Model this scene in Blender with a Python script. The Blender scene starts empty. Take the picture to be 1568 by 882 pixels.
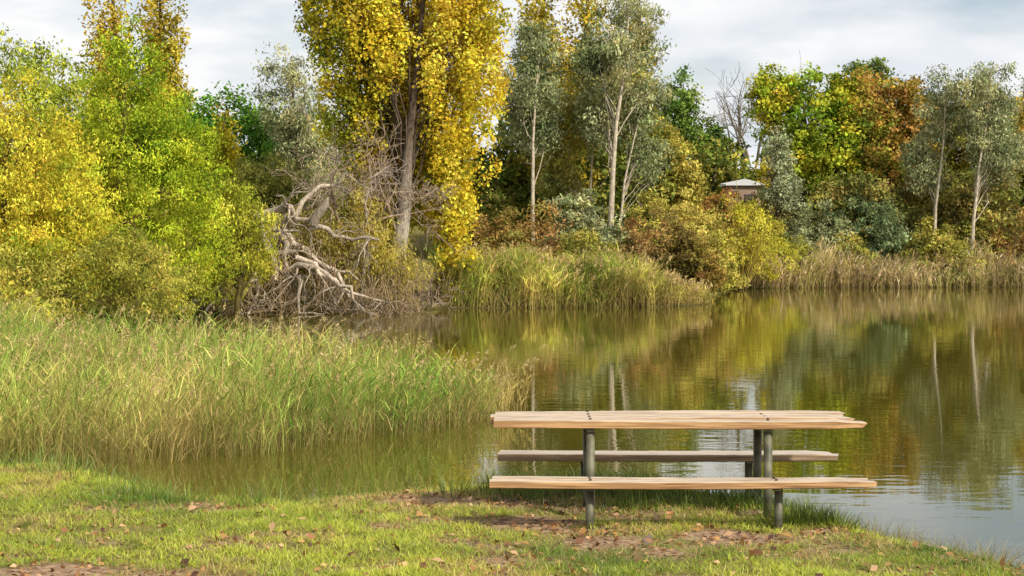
import bpy, bmesh, math, numpy as np
from mathutils import Vector
rng = np.random.default_rng(11)
scene = bpy.context.scene

# ------------------------------------------------------------------ helpers
def C(r, g, b, k=1.0):
    o = []
    for v in (r, g, b):
        v = v/255.0
        o.append((v/12.92 if v < .04045 else ((v+.055)/1.055)**2.4)*k)
    return np.array(o)

def nrm(a):
    return a/np.maximum(np.linalg.norm(a, axis=-1, keepdims=True), 1e-9)

_nd = np.random.default_rng(3)
_K = nrm(_nd.normal(size=(9, 3)))*np.array([1, 1.3, .8, 2.1, 2.4, 1.9, 4.1, 3.7, 4.6])[:, None]
_PH = _nd.uniform(0, 6.28, 9)
_A = np.array([1, 1, 1, .7, .7, .7, .45, .45, .45])
def n3(p):
    return (np.sin(p@_K.T*2.0+_PH)*_A).sum(-1)/3.2

_G = np.random.default_rng(5).uniform(0, 1, (256, 256))
def vn(x, y, sc):
    x = np.asarray(x)*sc+100.3; y = np.asarray(y)*sc+100.7
    xi = np.floor(x).astype(int); yi = np.floor(y).astype(int)
    fx = x-xi; fy = y-yi
    fx = fx*fx*(3-2*fx); fy = fy*fy*(3-2*fy)
    g = lambda a, b: _G[a % 256, b % 256]
    return (g(xi, yi)*(1-fx)+g(xi+1, yi)*fx)*(1-fy)+(g(xi, yi+1)*(1-fx)+g(xi+1, yi+1)*fx)*fy
def fbm(x, y, sc):
    return (vn(x, y, sc)+.5*vn(x, y, sc*2.1)+.25*vn(x, y, sc*4.3)+.12*vn(x, y, sc*9))/1.87

def sstep(t):
    t = np.clip(t, 0, 1); return t*t*(3-2*t)

class MB:
    def __init__(s): s.v = []; s.f = []; s.c = []; s.m = []; s.n = 0
    def add(s, v, f, c, m=0):
        s.v.append(v); s.f.append(f+s.n); s.c.append(np.broadcast_to(c, (len(v), 3))); s.m.append(np.full(len(f), m)); s.n += len(v)
    def build(s, name, mats, smooth_mats=()):
        v = np.concatenate(s.v); f = np.concatenate(s.f); c = np.concatenate(s.c); m = np.concatenate(s.m)
        me = bpy.data.meshes.new(name)
        me.vertices.add(len(v)); me.vertices.foreach_set('co', v.astype(np.float32).ravel())
        me.loops.add(len(f)*4); me.loops.foreach_set('vertex_index', f.astype(np.int32).ravel())
        me.polygons.add(len(f)); me.polygons.foreach_set('loop_start', np.arange(len(f), dtype=np.int32)*4)
        me.polygons.foreach_set('material_index', m.astype(np.int32))
        if smooth_mats:
            me.polygons.foreach_set('use_smooth', np.isin(m, smooth_mats))
        me.update(calc_edges=True)
        a = me.color_attributes.new('Col', 'FLOAT_COLOR', 'POINT')
        cc = np.ones((len(v), 4), np.float32); cc[:, :3] = np.clip(c, 0, 1)
        a.data.foreach_set('color', cc.ravel())
        for x in mats: me.materials.append(x)
        o = bpy.data.objects.new(name, me); scene.collection.objects.link(o)
        return o

def tube(mb, pts, rad, col, sides=6, mat=1):
    pts = np.asarray(pts, float); rad = np.asarray(rad, float); k = len(pts)
    d = nrm(np.gradient(pts, axis=0))
    ref = np.array([1., 0, 0]) if abs(d[0][0]) < .8 else np.array([0, 1., 0])
    a = nrm(np.cross(d, ref)); b = np.cross(d, a)
    th = np.linspace(0, 2*math.pi, sides, endpoint=False)
    ring = a[:, None]*np.cos(th)[None, :, None]+b[:, None]*np.sin(th)[None, :, None]
    v = (pts[:, None]+ring*rad[:, None, None]).reshape(-1, 3)
    i = np.arange(k-1)[:, None]*sides; j = np.arange(sides)[None]; j2 = (j+1) % sides
    f = np.stack([i+j, i+j2, i+sides+j2, i+sides+j], -1).reshape(-1, 4)
    col = np.asarray(col)
    if col.ndim == 2: col = np.repeat(col, sides, 0)
    mb.add(v, f, col, mat)

def smooth_path(p0, p1, k, wig, sag=0.):
    p0 = np.array(p0, float); p1 = np.array(p1, float)
    t = np.linspace(0, 1, k)[:, None]
    L = np.linalg.norm(p1-p0)
    w = rng.normal(size=(k, 3)); w = (w+np.roll(w, 1, 0)+np.roll(w, -1, 0))/2
    p = p0+(p1-p0)*t+w*wig*L*np.sin(t*math.pi)
    p[:, 2] += sag*L*np.sin(t[:, 0]*math.pi)
    return p

def gnarl(mb, p, d, L, r, depth, col, wig=.35, grav=0., nch=4, tw=.004, mat=1):
    k = max(5, int(6+L*1.5)); pts = [np.array(p, float)]; d = nrm(np.array(d, float))
    for i in range(k-1):
        d = nrm(d+rng.normal(size=3)*wig*.6+np.array([0, 0, grav]))
        pts.append(pts[-1]+d*L/(k-1))
    pts = np.array(pts); rad = np.linspace(r, max(r*.25, tw), k)
    tube(mb, pts, rad, col*rng.uniform(.65, 1.25), 6 if r > .04 else 4, mat)
    if depth > 0:
        for _ in range(nch):
            i = rng.integers(1, k)
            dd = nrm(pts[i]-pts[i-1])+rng.normal(size=3)*.75
            gnarl(mb, pts[i], dd, L*rng.uniform(.35, .65), rad[i]*.6, depth-1, col, wig, grav, nch, tw, mat)

def quad_leaves(mb, P, out, L, W, col, axis=None, bias=.7, up=.35, mat=0):
    n = len(P)
    N = nrm(rng.normal(size=(n, 3))*.8+out*bias+np.array([0, 0, up]))
    A = rng.normal(size=(n, 3))
    if axis is not None: A = A*.55+np.asarray(axis)
    T = nrm(A-(A*N).sum(-1, keepdims=True)*N); B = np.cross(N, T)
    s = rng.uniform(.6, 1.35, (n, 1)); l = L*s*.5; w = W*s*.5
    v = np.stack([P-T*l, P+B*w-T*l*.15+N*w*.3, P+T*l, P-B*w-T*l*.15+N*w*.3], 1).reshape(-1, 3)
    f = np.arange(4*n).reshape(n, 4)
    mb.add(v, f, np.repeat(col, 4, 0), mat)

def pick(pal, t):
    pal = np.array(pal); k = len(pal)-1
    if k == 0: return np.repeat(pal, len(t), 0)
    x = np.clip(t, 0, 1)*k; i = np.clip(np.floor(x).astype(int), 0, k-1)
    fr = (x-i)[:, None]
    return pal[i]*(1-fr)+pal[i+1]*fr

LK = 1.22   # overall leaf albedo factor
def foliage(mb, blobs, ncl, lpc, cr, L, W, pal, axis=None, stretch=1., freq=.3, gap=-.55, shell=.35, dk=(.45, 1.4), jit=.22):
    bl = np.array(blobs, float); ctr = bl[:, :3]; rad = bl[:, 3:6]
    w = (rad.prod(1))**(2/3); w /= w.sum()
    bi = rng.choice(len(bl), ncl, p=w)
    d = nrm(rng.normal(size=(ncl, 3)))
    r = shell+(1-shell)*rng.uniform(0, 1, (ncl, 1))**.6
    r = r*(1+.20*n3(d*1.7+ctr[bi]*.9)[:, None])
    c = ctr[bi]+d*r*rad[bi]
    keep = n3(c*.55/max(cr, .3)) > gap
    c = c[keep]; bi = bi[keep]; m = len(c)
    t = .5+.42*n3(c*freq)+rng.normal(size=m)*jit
    col = pick(pal, t)*rng.uniform(dk[0], dk[1], (m, 1))*LK
    sz = rng.uniform(.6, 1.4, m)
    k = rng.integers(int(lpc*.6), int(lpc*1.4)+1, m)
    idx = np.repeat(np.arange(m), k)
    off = rng.normal(size=(len(idx), 3))*.5
    ln = np.linalg.norm(off, axis=1, keepdims=True); off = off/np.maximum(ln/1.1, 1)
    off *= np.array([1, 1, .75*stretch])*cr*sz[idx][:, None]
    P = c[idx]+off
    out = nrm(P-ctr[bi[idx]])*.6+nrm(off)*.6
    lc = col[idx]*rng.uniform(.72, 1.28, (len(idx), 1))*(1+rng.normal(size=(len(idx), 3))*.05)
    quad_leaves(mb, P, out, L, W, np.clip(lc, .004, .85), axis)
    return c

# ------------------------------------------------------------------ materials
def newmat(name):
    m = bpy.data.materials.new(name); m.use_nodes = True
    nt = m.node_tree; nt.nodes.clear()
    return m, nt, nt.nodes, nt.links
def leafmat(name, trans=.35, gloss=0.):
    m, nt, N, Lk = newmat(name)
    a = N.new('ShaderNodeAttribute'); a.attribute_name = 'Col'
    p = N.new('ShaderNodeBsdfDiffuse')
    t = N.new('ShaderNodeBsdfTranslucent'); mx = N.new('ShaderNodeMixShader'); mx.inputs[0].default_value = trans
    o = N.new('ShaderNodeOutputMaterial')
    Lk.new(a.outputs['Color'], p.inputs['Color']); Lk.new(a.outputs['Color'], t.inputs['Color'])
    Lk.new(p.outputs[0], mx.inputs[1]); Lk.new(t.outputs[0], mx.inputs[2])
    if gloss:
        g = N.new('ShaderNodeBsdfGlossy'); g.inputs['Roughness'].default_value = .45; g.inputs['Color'].default_value = (.9, .9, .9, 1)
        m2 = N.new('ShaderNodeMixShader'); m2.inputs[0].default_value = gloss
        Lk.new(mx.outputs[0], m2.inputs[1]); Lk.new(g.outputs[0], m2.inputs[2]); Lk.new(m2.outputs[0], o.inputs[0])
    else:
        Lk.new(mx.outputs[0], o.inputs[0])
    return m
def barkmat(name):
    m, nt, N, Lk = newmat(name)
    a = N.new('ShaderNodeAttribute'); a.attribute_name = 'Col'
    tc = N.new('ShaderNodeTexCoord'); mp = N.new('ShaderNodeMapping'); mp.inputs['Scale'].default_value = (6, 6, 1.6)
    nz = N.new('ShaderNodeTexNoise'); nz.inputs['Scale'].default_value = 3; nz.inputs['Detail'].default_value = 4
    rp = N.new('ShaderNodeMapRange'); rp.inputs['From Min'].default_value = .3; rp.inputs['From Max'].default_value = .7
    rp.inputs['To Min'].default_value = .45; rp.inputs['To Max'].default_value = 1.3
    mu = N.new('ShaderNodeVectorMath'); mu.operation = 'MULTIPLY'
    p = N.new('ShaderNodeBsdfDiffuse')
    bp = N.new('ShaderNodeBump'); bp.inputs['Strength'].default_value = .5; bp.inputs['Distance'].default_value = .05
    o = N.new('ShaderNodeOutputMaterial')
    Lk.new(tc.outputs['Object'], mp.inputs[0]); Lk.new(mp.outputs[0], nz.inputs['Vector']); Lk.new(nz.outputs[0], rp.inputs[0])
    Lk.new(a.outputs['Color'], mu.inputs[0]); Lk.new(rp.outputs[0], mu.inputs[1]); Lk.new(mu.outputs[0], p.inputs['Color'])
    Lk.new(nz.outputs[0], bp.inputs['Height']); Lk.new(bp.outputs[0], p.inputs['Normal']); Lk.new(p.outputs[0], o.inputs[0])
    return m
LEAF = leafmat('leaf_foliage', .3); REED = leafmat('reed_blades', .3); GRASSM = leafmat('grass_blades', .3, .04); BARK = barkmat('bark')

# ------------------------------------------------------------------ terrain
lake = np.array([(-6.2, 19.9), (-5.4, 18.9), (-4.2, 18.2), (-3.4, 17.5), (-2.7, 16.3), (-2.0, 16.1), (-1.3, 16.6), (-.4, 17.1), (.5, 17.2), (1.3, 17.0),
                 (2.0, 16.6), (2.6, 15.9), (3.0, 15.0), (3.45, 14.0), (4.1, 12.9), (5.5, 11.4), (10, 8.5), (22, 2), (60, -5), (120, 30), (122, 92), (60, 98), (32, 97), (24, 95.5),
                 (17, 95), (12.2, 93), (9.4, 87), (8.4, 77), (7.4, 70), (5.5, 68), (2, 67.3), (-2, 67), (-4, 64.5), (-7, 62.5), (-11, 61), (-12.6, 57),
                 (-11.2, 49), (-10, 40), (-9, 33), (-8, 27)])
def lake_sd(x, y):
    x = np.asarray(x, float).ravel(); y = np.asarray(y, float).ravel()
    best = np.full(x.shape, 1e18); inside = np.zeros(x.shape, bool)
    n = len(lake)
    for i in range(n):
        ax, ay = lake[i]; bx, by = lake[(i+1) % n]
        dx, dy = bx-ax, by-ay
        t = np.clip(((x-ax)*dx+(y-ay)*dy)/(dx*dx+dy*dy), 0, 1)
        best = np.minimum(best, (x-ax-t*dx)**2+(y-ay-t*dy)**2)
        cnd = ((ay > y) != (by > y))
        with np.errstate(divide='ignore', invalid='ignore'):
            xi = ax+(y-ay)*dx/(dy if dy != 0 else 1e-9)
        inside ^= cnd & (x < xi)
    d = np.sqrt(best)
    return np.where(inside, -d, d)
WZ = -0.35
def terrain(x, y):
    x = np.asarray(x, float).ravel(); y = np.asarray(y, float).ravel()
    sd = lake_sd(x, y)+.3*(fbm(x, y, 1.3)-.5)
    z = np.where(sd > 0, WZ+.33*sstep(sd/.9)**.8, WZ-.9*sstep(-sd/4))
    near = sstep((sd+.2)/1.0)*sstep((40-y)/20)
    z = z+near*(.10*(fbm(x, y, .7)-.5)+.05*(fbm(x, y, 3.5)-.5))
    far = sstep((y-72)/50)*sstep(sd/22)
    z = z+far*5.0+sstep((sd-60)/300)*14*sstep((y-60)/100)
    z = z+sstep((y-35)/20)*sstep(sd/6)*.3
    return z
def dirtmask(x, y):
    g = lambda cx, cy, rx, ry: np.exp(-(((x-cx)/rx)**2+((y-cy)/ry)**2))
    m = 1.15*g(1.5, 13.4, 1.7, .45)+.9*g(0, 14.1, 1.0, .4)+1.5*g(-3.1, 11.95, 1.2, .4)+.5*g(.9, 14.9, 1.5, .6)+.8*g(-.4, 15.4, 1.0, .6)+.6*g(2.6, 12.6, 1.3, .3)+.7*g(-.6, 12.3, 1.0, .25)+.6*g(-2.7, 14.9, 1.0, .3)+.5*g(1.2, 11.8, 1.3, .2)+.5*g(-3.2, 13.2, .8, .2)
    return np.clip((m+2.4*(fbm(x, y, 2.4)-.5)-.36)*1.3+.1, 0, 1)

def axis_pts(segs):
    o = []
    for a, b, s in segs: o.append(np.arange(a, b, s))
    o.append([segs[-1][1]]); return np.concatenate(o)
xs = axis_pts([(-2500, -300, 200), (-300, -60, 20), (-60, -16, 2), (-16, -7, .5), (-7, 7, .08), (7, 16, .5), (16, 60, 2), (60, 300, 20), (300, 2500, 200)])
ys = axis_pts([(-1500, -100, 200), (-100, -10, 15), (-10, 9, 1), (9, 20.5, .08), (20.5, 40, .5), (40, 110, 1.2), (110, 200, 5), (200, 500, 30), (500, 3000, 250)])
X, Y = np.meshgrid(xs, ys); Z = terrain(X, Y)
V = np.stack([X.ravel(), Y.ravel(), Z], 1)
nx, ny = len(xs), len(ys)
i = np.arange(ny-1)[:, None]*nx; j = np.arange(nx-1)[None]
F = np.stack([i+j, i+j+1, i+nx+j+1, i+nx+j], -1).reshape(-1, 4)
dm = dirtmask(X.ravel(), Y.ravel())
wet = sstep(1-(Z-WZ)/.16)
GC = np.stack([dm, wet, sstep((Y.ravel()-25)/20)], 1)
m, nt, N, Lk = newmat('ground_grass_and_soil')
a = N.new('ShaderNodeAttribute'); a.attribute_name = 'Col'; sp = N.new('ShaderNodeSeparateColor')
tc = N.new('ShaderNodeTexCoord')
n1 = N.new('ShaderNodeTexNoise'); n1.inputs['Scale'].default_value = 9; n1.inputs['Detail'].default_value = 8
n2 = N.new('ShaderNodeTexNoise'); n2.inputs['Scale'].default_value = 16; n2.inputs['Detail'].default_value = 9; n2.inputs['Roughness'].default_value = .7
r1 = N.new('ShaderNodeValToRGB'); r1.color_ramp.elements[0].position = .35; r1.color_ramp.elements[1].position = .65
r1.color_ramp.elements[0].color = (.09, .095, .02, 1); r1.color_ramp.elements[1].color = (.25, .20, .08, 1)
r2 = N.new('ShaderNodeValToRGB'); r2.color_ramp.elements[0].position = .36; r2.color_ramp.elements[1].position = .62
r2.color_ramp.elements[0].color = (.12, .07, .038, 1); r2.color_ramp.elements[1].color = (.45, .31, .20, 1)
mx = N.new('ShaderNodeMixRGB'); mx2 = N.new('ShaderNodeMixRGB'); mx2.inputs[2].default_value = (.06, .05, .02, 1)
p = N.new('ShaderNodeBsdfDiffuse')
bp = N.new('ShaderNodeBump'); bp.inputs['Strength'].default_value = .8; bp.inputs['Distance'].default_value = .03
o = N.new('ShaderNodeOutputMaterial')
Lk.new(tc.outputs['Object'], n1.inputs['Vector']); Lk.new(tc.outputs['Object'], n2.inputs['Vector'])
Lk.new(n1.outputs[0], r1.inputs[0]); Lk.new(n2.outputs[0], r2.inputs[0]); Lk.new(a.outputs['Color'], sp.inputs[0])
Lk.new(sp.outputs[0], mx.inputs[0]); Lk.new(r1.outputs[0], mx.inputs[1]); Lk.new(r2.outputs[0], mx.inputs[2])
Lk.new(sp.outputs[1], mx2.inputs[0]); Lk.new(mx.outputs[0], mx2.inputs[1]); Lk.new(mx2.outputs[0], p.inputs['Color'])
Lk.new(n2.outputs[0], bp.inputs['Height']); Lk.new(bp.outputs[0], p.inputs['Normal']); Lk.new(p.outputs[0], o.inputs[0])
mb = MB(); mb.add(V, F, GC, 0); mb.build('ground', [m], (0,))

# ------------------------------------------------------------------ water
m, nt, N, Lk = newmat('lake_water')
tc = N.new('ShaderNodeTexCoord')
mp = N.new('ShaderNodeMapping'); mp.inputs['Scale'].default_value = (.7, 1.9, 1)
w1 = N.new('ShaderNodeTexNoise'); w1.inputs['Scale'].default_value = 1.8; w1.inputs['Detail'].default_value = 2; w1.inputs['Roughness'].default_value = .45
w2 = N.new('ShaderNodeTexNoise'); w2.inputs['Scale'].default_value = .12; w2.inputs['Detail'].default_value = 2
b1 = N.new('ShaderNodeBump'); b1.inputs['Distance'].default_value = .009
mr = N.new('ShaderNodeMapRange'); mr.inputs['From Min'].default_value = .35; mr.inputs['From Max'].default_value = .65; mr.inputs['To Min'].default_value = .15; mr.inputs['To Max'].default_value = .45
df = N.new('ShaderNodeBsdfDiffuse'); df.inputs['Color'].default_value = (.075, .064, .008, 1)
gl = N.new('ShaderNodeBsdfGlossy'); gl.inputs['Roughness'].default_value = .02; gl.inputs['Color'].default_value = (1, 1, .97, 1)
fr = N.new('ShaderNodeFresnel'); fr.inputs['IOR'].default_value = 2.6
ms = N.new('ShaderNodeMixShader'); o = N.new('ShaderNodeOutputMaterial')
Lk.new(tc.outputs['Object'], mp.inputs[0]); Lk.new(mp.outputs[0], w1.inputs['Vector']); Lk.new(tc.outputs['Object'], w2.inputs['Vector'])
Lk.new(w2.outputs[0], mr.inputs[0]); Lk.new(mr.outputs[0], b1.inputs['Strength']); Lk.new(w1.outputs[0], b1.inputs['Height']); Lk.new(b1.outputs[0], gl.inputs['Normal'])
Lk.new(fr.outputs[0], ms.inputs[0]); Lk.new(df.outputs[0], ms.inputs[1]); Lk.new(gl.outputs[0], ms.inputs[2]); Lk.new(ms.outputs[0], o.inputs[0])
mb = MB(); mb.add(np.array([(-20, -6, WZ), (126, -6, WZ), (126, 101, WZ), (-20, 101, WZ)], float), np.array([[0, 1, 2, 3]]), np.array([.1, .1, .1])); mb.build('lake_water', [m])

# ------------------------------------------------------------------ blades
def in_poly(x, y, poly):
    ins = np.zeros(len(x), bool); n = len(poly)
    for i in range(n):
        ax, ay = poly[i]; bx, by = poly[(i+1) % n]
        c = (ay > y) != (by > y)
        ins ^= c & (x < ax+(y-ay)*(bx-ax)/((by-ay) if by != ay else 1e-9))
    return ins
def scatter(poly, n):
    poly = np.array(poly); lo = poly.min(0); hi = poly.max(0); o = []
    tot = 0
    while tot < n:
        q = rng.uniform(lo, hi, (n*2, 2)); q = q[in_poly(q[:, 0], q[:, 1], poly)]; o.append(q); tot += len(q)
    return np.concatenate(o)[:n]
def blades(mb, base, h, lean, width, col0, col1, nseg=3, bend=1., mat=0, taper=.9):
    n = len(base); th = rng.uniform(0, 2*math.pi, n)
    side = np.stack([np.cos(th), np.sin(th), np.zeros(n)], 1)
    vs = []; cs = []
    for k in range(nseg+1):
        t = k/nseg
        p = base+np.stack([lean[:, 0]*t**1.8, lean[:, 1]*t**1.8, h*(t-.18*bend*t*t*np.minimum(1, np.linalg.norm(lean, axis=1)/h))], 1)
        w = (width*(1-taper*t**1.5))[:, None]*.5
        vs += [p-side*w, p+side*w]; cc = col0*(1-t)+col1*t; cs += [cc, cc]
    v = np.stack(vs, 1).reshape(-1, 3); c = np.stack(cs, 1).reshape(-1, 3)
    st = (nseg+1)*2; b = np.arange(n)[:, None]*st
    fs = [np.concatenate([b+2*k, b+2*k+1, b+2*k+3, b+2*k+2], 1) for k in range(nseg)]
    mb.add(v, np.concatenate(fs), c, mat)

# lawn grass
mb = MB()
n = 430000
q = np.stack([rng.uniform(-6.5, 6.0, n), 10.6+8.4*rng.uniform(0, 1, n)**1.15], 1)
sd = lake_sd(q[:, 0], q[:, 1]); dmk = dirtmask(q[:, 0], q[:, 1])
clump = fbm(q[:, 0], q[:, 1], 3.3); cl2 = fbm(q[:, 0]+40, q[:, 1]+7, 11)
keep = (sd > .02) & (rng.uniform(0, 1, n) > dmk*1.06-.01) & (rng.uniform(0, 1, n) < -.62+1.5*clump+1.6*cl2)
q = q[keep]; sd = sd[keep]; clump = clump[keep]; n = len(q); cl2 = cl2[keep]; dmk = dmk[keep]
z = terrain(q[:, 0], q[:, 1])
base = np.column_stack([q, z-.003])
h = rng.uniform(.016, .048, n)*(.25+1.0*clump+.9*cl2)*(1+1.5*np.exp(-np.maximum(sd, 0)/.5))
tt = np.clip(fbm(q[:, 0]+9, q[:, 1], .8)*2.2-.6+.9*(cl2-.5)+rng.normal(size=n)*.18, 0, 1)[:, None]
g = C(90, 124, 30)*(1-tt)+C(204, 212, 74)*tt
dryp = .05+.5*sstep((fbm(q[:, 0]+70, q[:, 1]+3, 1.7)-.5)*5)+.45*dmk+.6*np.exp(-((q[:, 0]+.5)/1.0)**2-((q[:, 1]-15.5)/.6)**2)
dry = rng.uniform(0, 1, n) < dryp
g = np.where(dry[:, None], C(198, 170, 105), g)*rng.uniform(.6, 1.3, (n, 1))*1.18
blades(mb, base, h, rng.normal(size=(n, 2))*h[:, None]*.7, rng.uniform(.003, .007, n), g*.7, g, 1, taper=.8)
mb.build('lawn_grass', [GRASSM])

mb = MB()
def tufts(cent, nb, h0, h1, colA, colB, spread=.1, w=.007, leanf=.5):
    for (x, y) in cent:
        k = int(nb*rng.uniform(.6, 1.4))
        pq = np.array([x, y])+rng.normal(size=(k, 2))*spread
        zz = np.maximum(terrain(pq[:, 0], pq[:, 1]), WZ-.1)
        hh = rng.uniform(h0, h1, k)
        c = colA+(colB-colA)*rng.uniform(0, 1, (k, 1)); c = c*rng.uniform(.7, 1.2, (k, 1))
        ln = (pq-np.array([x, y]))/max(spread, .01)*hh[:, None]*leanf*.6+rng.normal(size=(k, 2))*hh[:, None]*.25
        blades(mb, np.column_stack([pq, zz-.01]), hh, ln, rng.uniform(.6, 1.3, k)*w, c*.55, c, 3)
shore = lake[0:17]
seg = np.concatenate([np.linspace(shore[i], shore[i+1], 12) for i in range(len(shore)-2)])
cs = seg+rng.normal(size=seg.shape)*.2
tufts(cs, 26, .05, .19, C(85, 102, 34), C(180, 175, 80), .1)
cs = np.stack([rng.uniform(-.3, 3.0, 120), rng.uniform(14.9, 16.6, 120)], 1); cs = cs[lake_sd(cs[:, 0], cs[:, 1]) > .1]
tufts(cs, 50, .06, .24, C(55, 82, 26), C(125, 148, 50), .12)
cs = np.stack([rng.uniform(2.1, 2.7, 30), rng.uniform(14.0, 15.3, 30)], 1)
tufts(cs, 50, .05, .22, C(65, 94, 30), C(145, 165, 58), .1)
cs = np.stack([rng.uniform(.35, 2.3, 14), rng.uniform(13.8, 14.2, 14)], 1)
tufts(cs, 28, .03, .09, C(80, 105, 35), C(160, 165, 65), .07)
cs = np.stack([rng.uniform(2.6, 4.8, 140), rng.uniform(11.6, 14.6, 140)], 1); s_ = lake_sd(cs[:, 0], cs[:, 1]); cs = cs[(s_ > -.1) & (s_ < .5)]
tufts(cs, 34, .10, .32, C(110, 105, 55), C(200, 178, 110), .1, .0045, .9)
cs = np.array([(-3.3, 15.6), (-3.2, 15.8), (-2.9, 15.4), (-4.3, 17.0), (-4.6, 17.3), (-4.0, 16.7), (-1.3, 15.7), (-.6, 15.9), (-5.2, 17.6), (-5.0, 18.0), (-3.7, 16.2), (-2.2, 15.3), (-1.7, 15.9), (-1.5, 16.2), (-4.8, 17.9), (-3.5, 16.9)])
tufts(cs, 90, .08, .27, C(84, 118, 38), C(168, 188, 82), .15)
mb.build('bank_grass', [GRASSM])

# fallen leaves on the ground
mb = MB()
n = 9000
q = np.stack([rng.uniform(-6, 5, n), rng.uniform(10.8, 17, n)], 1)
q = q[(lake_sd(q[:, 0], q[:, 1]) > .1) & (rng.uniform(0, 1, n) < .14+dirtmask(q[:, 0], q[:, 1]))]
P = np.column_stack([q, terrain(q[:, 0], q[:, 1])+.016])
pal = np.array([C(130, 88, 55), C(175, 125, 80), C(215, 172, 128), C(95, 62, 42), C(190, 145, 85)])
cc = pal[rng.integers(0, 5, len(P))]*rng.uniform(.7, 1.2, (len(P), 1))
quad_leaves(mb, P, np.array([[0, 0, 1.5]]), .052, .035, cc, None, 1., .5)
k = 110; q2 = np.stack([rng.uniform(-4, 4, k), rng.uniform(11.5, 15, k)], 1); q2 = q2[lake_sd(q2[:, 0], q2[:, 1]) > .2]; k = len(q2)
quad_leaves(mb, np.column_stack([q2, terrain(q2[:, 0], q2[:, 1])+.035]), np.array([[0, -.2, 1.3]]), .085, .057, pal[rng.integers(0, 5, k)]*.9, None, 1., .3)
mb.build('fallen_leaves', [GRASSM])

# ------------------------------------------------------------------ reeds
def reeds(name, poly, n, h0, h1, w, pal, hfun=None, plume=.06, leaves=3, wind=(.18, 0), lay=.35, dryk=.0):
    mb = MB(); q = scatter(poly, n); n = len(q)
    z = np.maximum(terrain(q[:, 0], q[:, 1]), WZ-.05)
    h = rng.uniform(h0, h1, n)*(.65+.7*fbm(q[:, 0], q[:, 1], 1.3))
    if hfun is not None: h = h*hfun(q)
    t = .5+2.1*(fbm(q[:, 0]+31, q[:, 1], .6)-.5)+rng.normal(size=n)*.25
    br = .55+1.0*sstep((fbm(q[:, 0]+11, q[:, 1]+77, 1.8)-.25)*2)
    c = pick(pal, t)*rng.uniform(.7, 1.3, (n, 1))*br[:, None]*1.02
    dryc = C(212, 188, 120)
    base = np.column_stack([q, z])
    sw = np.stack([fbm(q[:, 0]+5, q[:, 1]+60, .9)-.5, fbm(q[:, 0]+90, q[:, 1]+60, .9)-.5], 1)*1.1
    lean = (rng.normal(size=(n, 2))*.22+sw+np.array(wind))*h[:, None]
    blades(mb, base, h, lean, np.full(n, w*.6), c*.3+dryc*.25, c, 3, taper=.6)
    for k in range(leaves):
        f = rng.uniform(.12, .92, n)
        bp_ = base+np.stack([lean[:, 0]*f**1.8, lean[:, 1]*f**1.8, h*f*.95], 1)
        hh = h*rng.uniform(.15, .38, n)
        th = rng.uniform(0, 6.28, n)
        ln = np.stack([np.cos(th), np.sin(th)], 1)*(hh*rng.uniform(.4, 1.7, n))[:, None]+np.array(wind)*hh[:, None]
        isd = (rng.uniform(0, 1, (n, 1)) < (.65+dryk-.6*f)[:, None])
        c2 = np.where(isd, dryc*rng.uniform(.4, 1.05, (n, 1)), c*rng.uniform(.85, 1.25, (n, 1)))
        blades(mb, bp_, hh, ln, np.full(n, w), c2*.9, c2, 2, taper=.85, bend=2.)
    k = int(n*lay)
    if k:
        ii = rng.integers(0, n, k); hh = h[ii]*rng.uniform(.25, .6, k)
        blades(mb, base[ii], hh, rng.normal(size=(k, 2))*.6*hh[:, None], np.full(k, w), np.repeat(dryc[None]*.4, k, 0), np.repeat(dryc[None]*.75, k, 0), 2)
    k = int(n*plume)
    if k:
        ii = rng.integers(0, n, k); tip = base[ii]+np.stack([lean[ii, 0], lean[ii, 1], h[ii]*.93], 1)
        r = 14; idx = np.repeat(np.arange(k), r); s = rng.uniform(0, 1, (k*r, 1))
        dirn = nrm(np.column_stack([np.array(wind)[None]*3+rng.normal(size=(k, 2))*.3, np.ones(k)]))[idx]
        P = tip[idx]+dirn*s*.17*h1/1.2+rng.normal(size=(k*r, 3))*.012
        quad_leaves(mb, P, dirn*0, w*4.2, w*1.3, np.repeat(np.array([C(215, 190, 135)]), k*r, 0)*rng.uniform(.6, 1.1, (k*r, 1)), np.array([.4, 0, 1.]))
    return mb.build(name, [REED])

gpal = [C(100, 136, 48), C(138, 166, 72), C(168, 184, 92), C(195, 188, 98), C(208, 186, 118)]
rp = [(-5.2, 19.8), (-4.3, 20.3), (-3.0, 21.2), (-1.9, 22.7), (-.7, 24.4), (-.1, 26.6), (-.9, 28.0), (-3, 28.2), (-5.5, 29.5), (-8, 33), (-13, 36), (-13, 21.5), (-7.5, 19.0)]
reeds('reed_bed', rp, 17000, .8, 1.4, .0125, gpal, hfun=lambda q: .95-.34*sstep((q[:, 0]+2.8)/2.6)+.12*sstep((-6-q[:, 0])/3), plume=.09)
reeds('reed_bed', [(-.8, 24.4), (0.35, 27.0), (-.2, 28.6), (-1, 27.5)], 260, .4, .95, .012, [C(165, 150, 85), C(200, 175, 110)], plume=.1, wind=(.35, 0))
fp = [C(130, 150, 65), C(170, 178, 82), C(198, 192, 95), C(218, 196, 115), C(208, 174, 112)]
reeds('reed_bed', [(-2.6, 66.6), (2, 66.9), (5.4, 67.6), (7.3, 69.8), (8, 71.2), (5, 71.2), (-3, 70)], 10500, 1.3, 2.2, .04, fp, hfun=lambda q: (1.0-sstep((q[:, 0]-3.0)/4.2)*.55)*(.4+.85*fbm(q[:, 0], q[:, 1]+40, .7)), plume=.04, leaves=3)
rpal = [C(140, 150, 72), C(196, 178, 120), C(218, 190, 155), C(228, 200, 170), C(190, 180, 105), C(150, 155, 80)]
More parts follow.
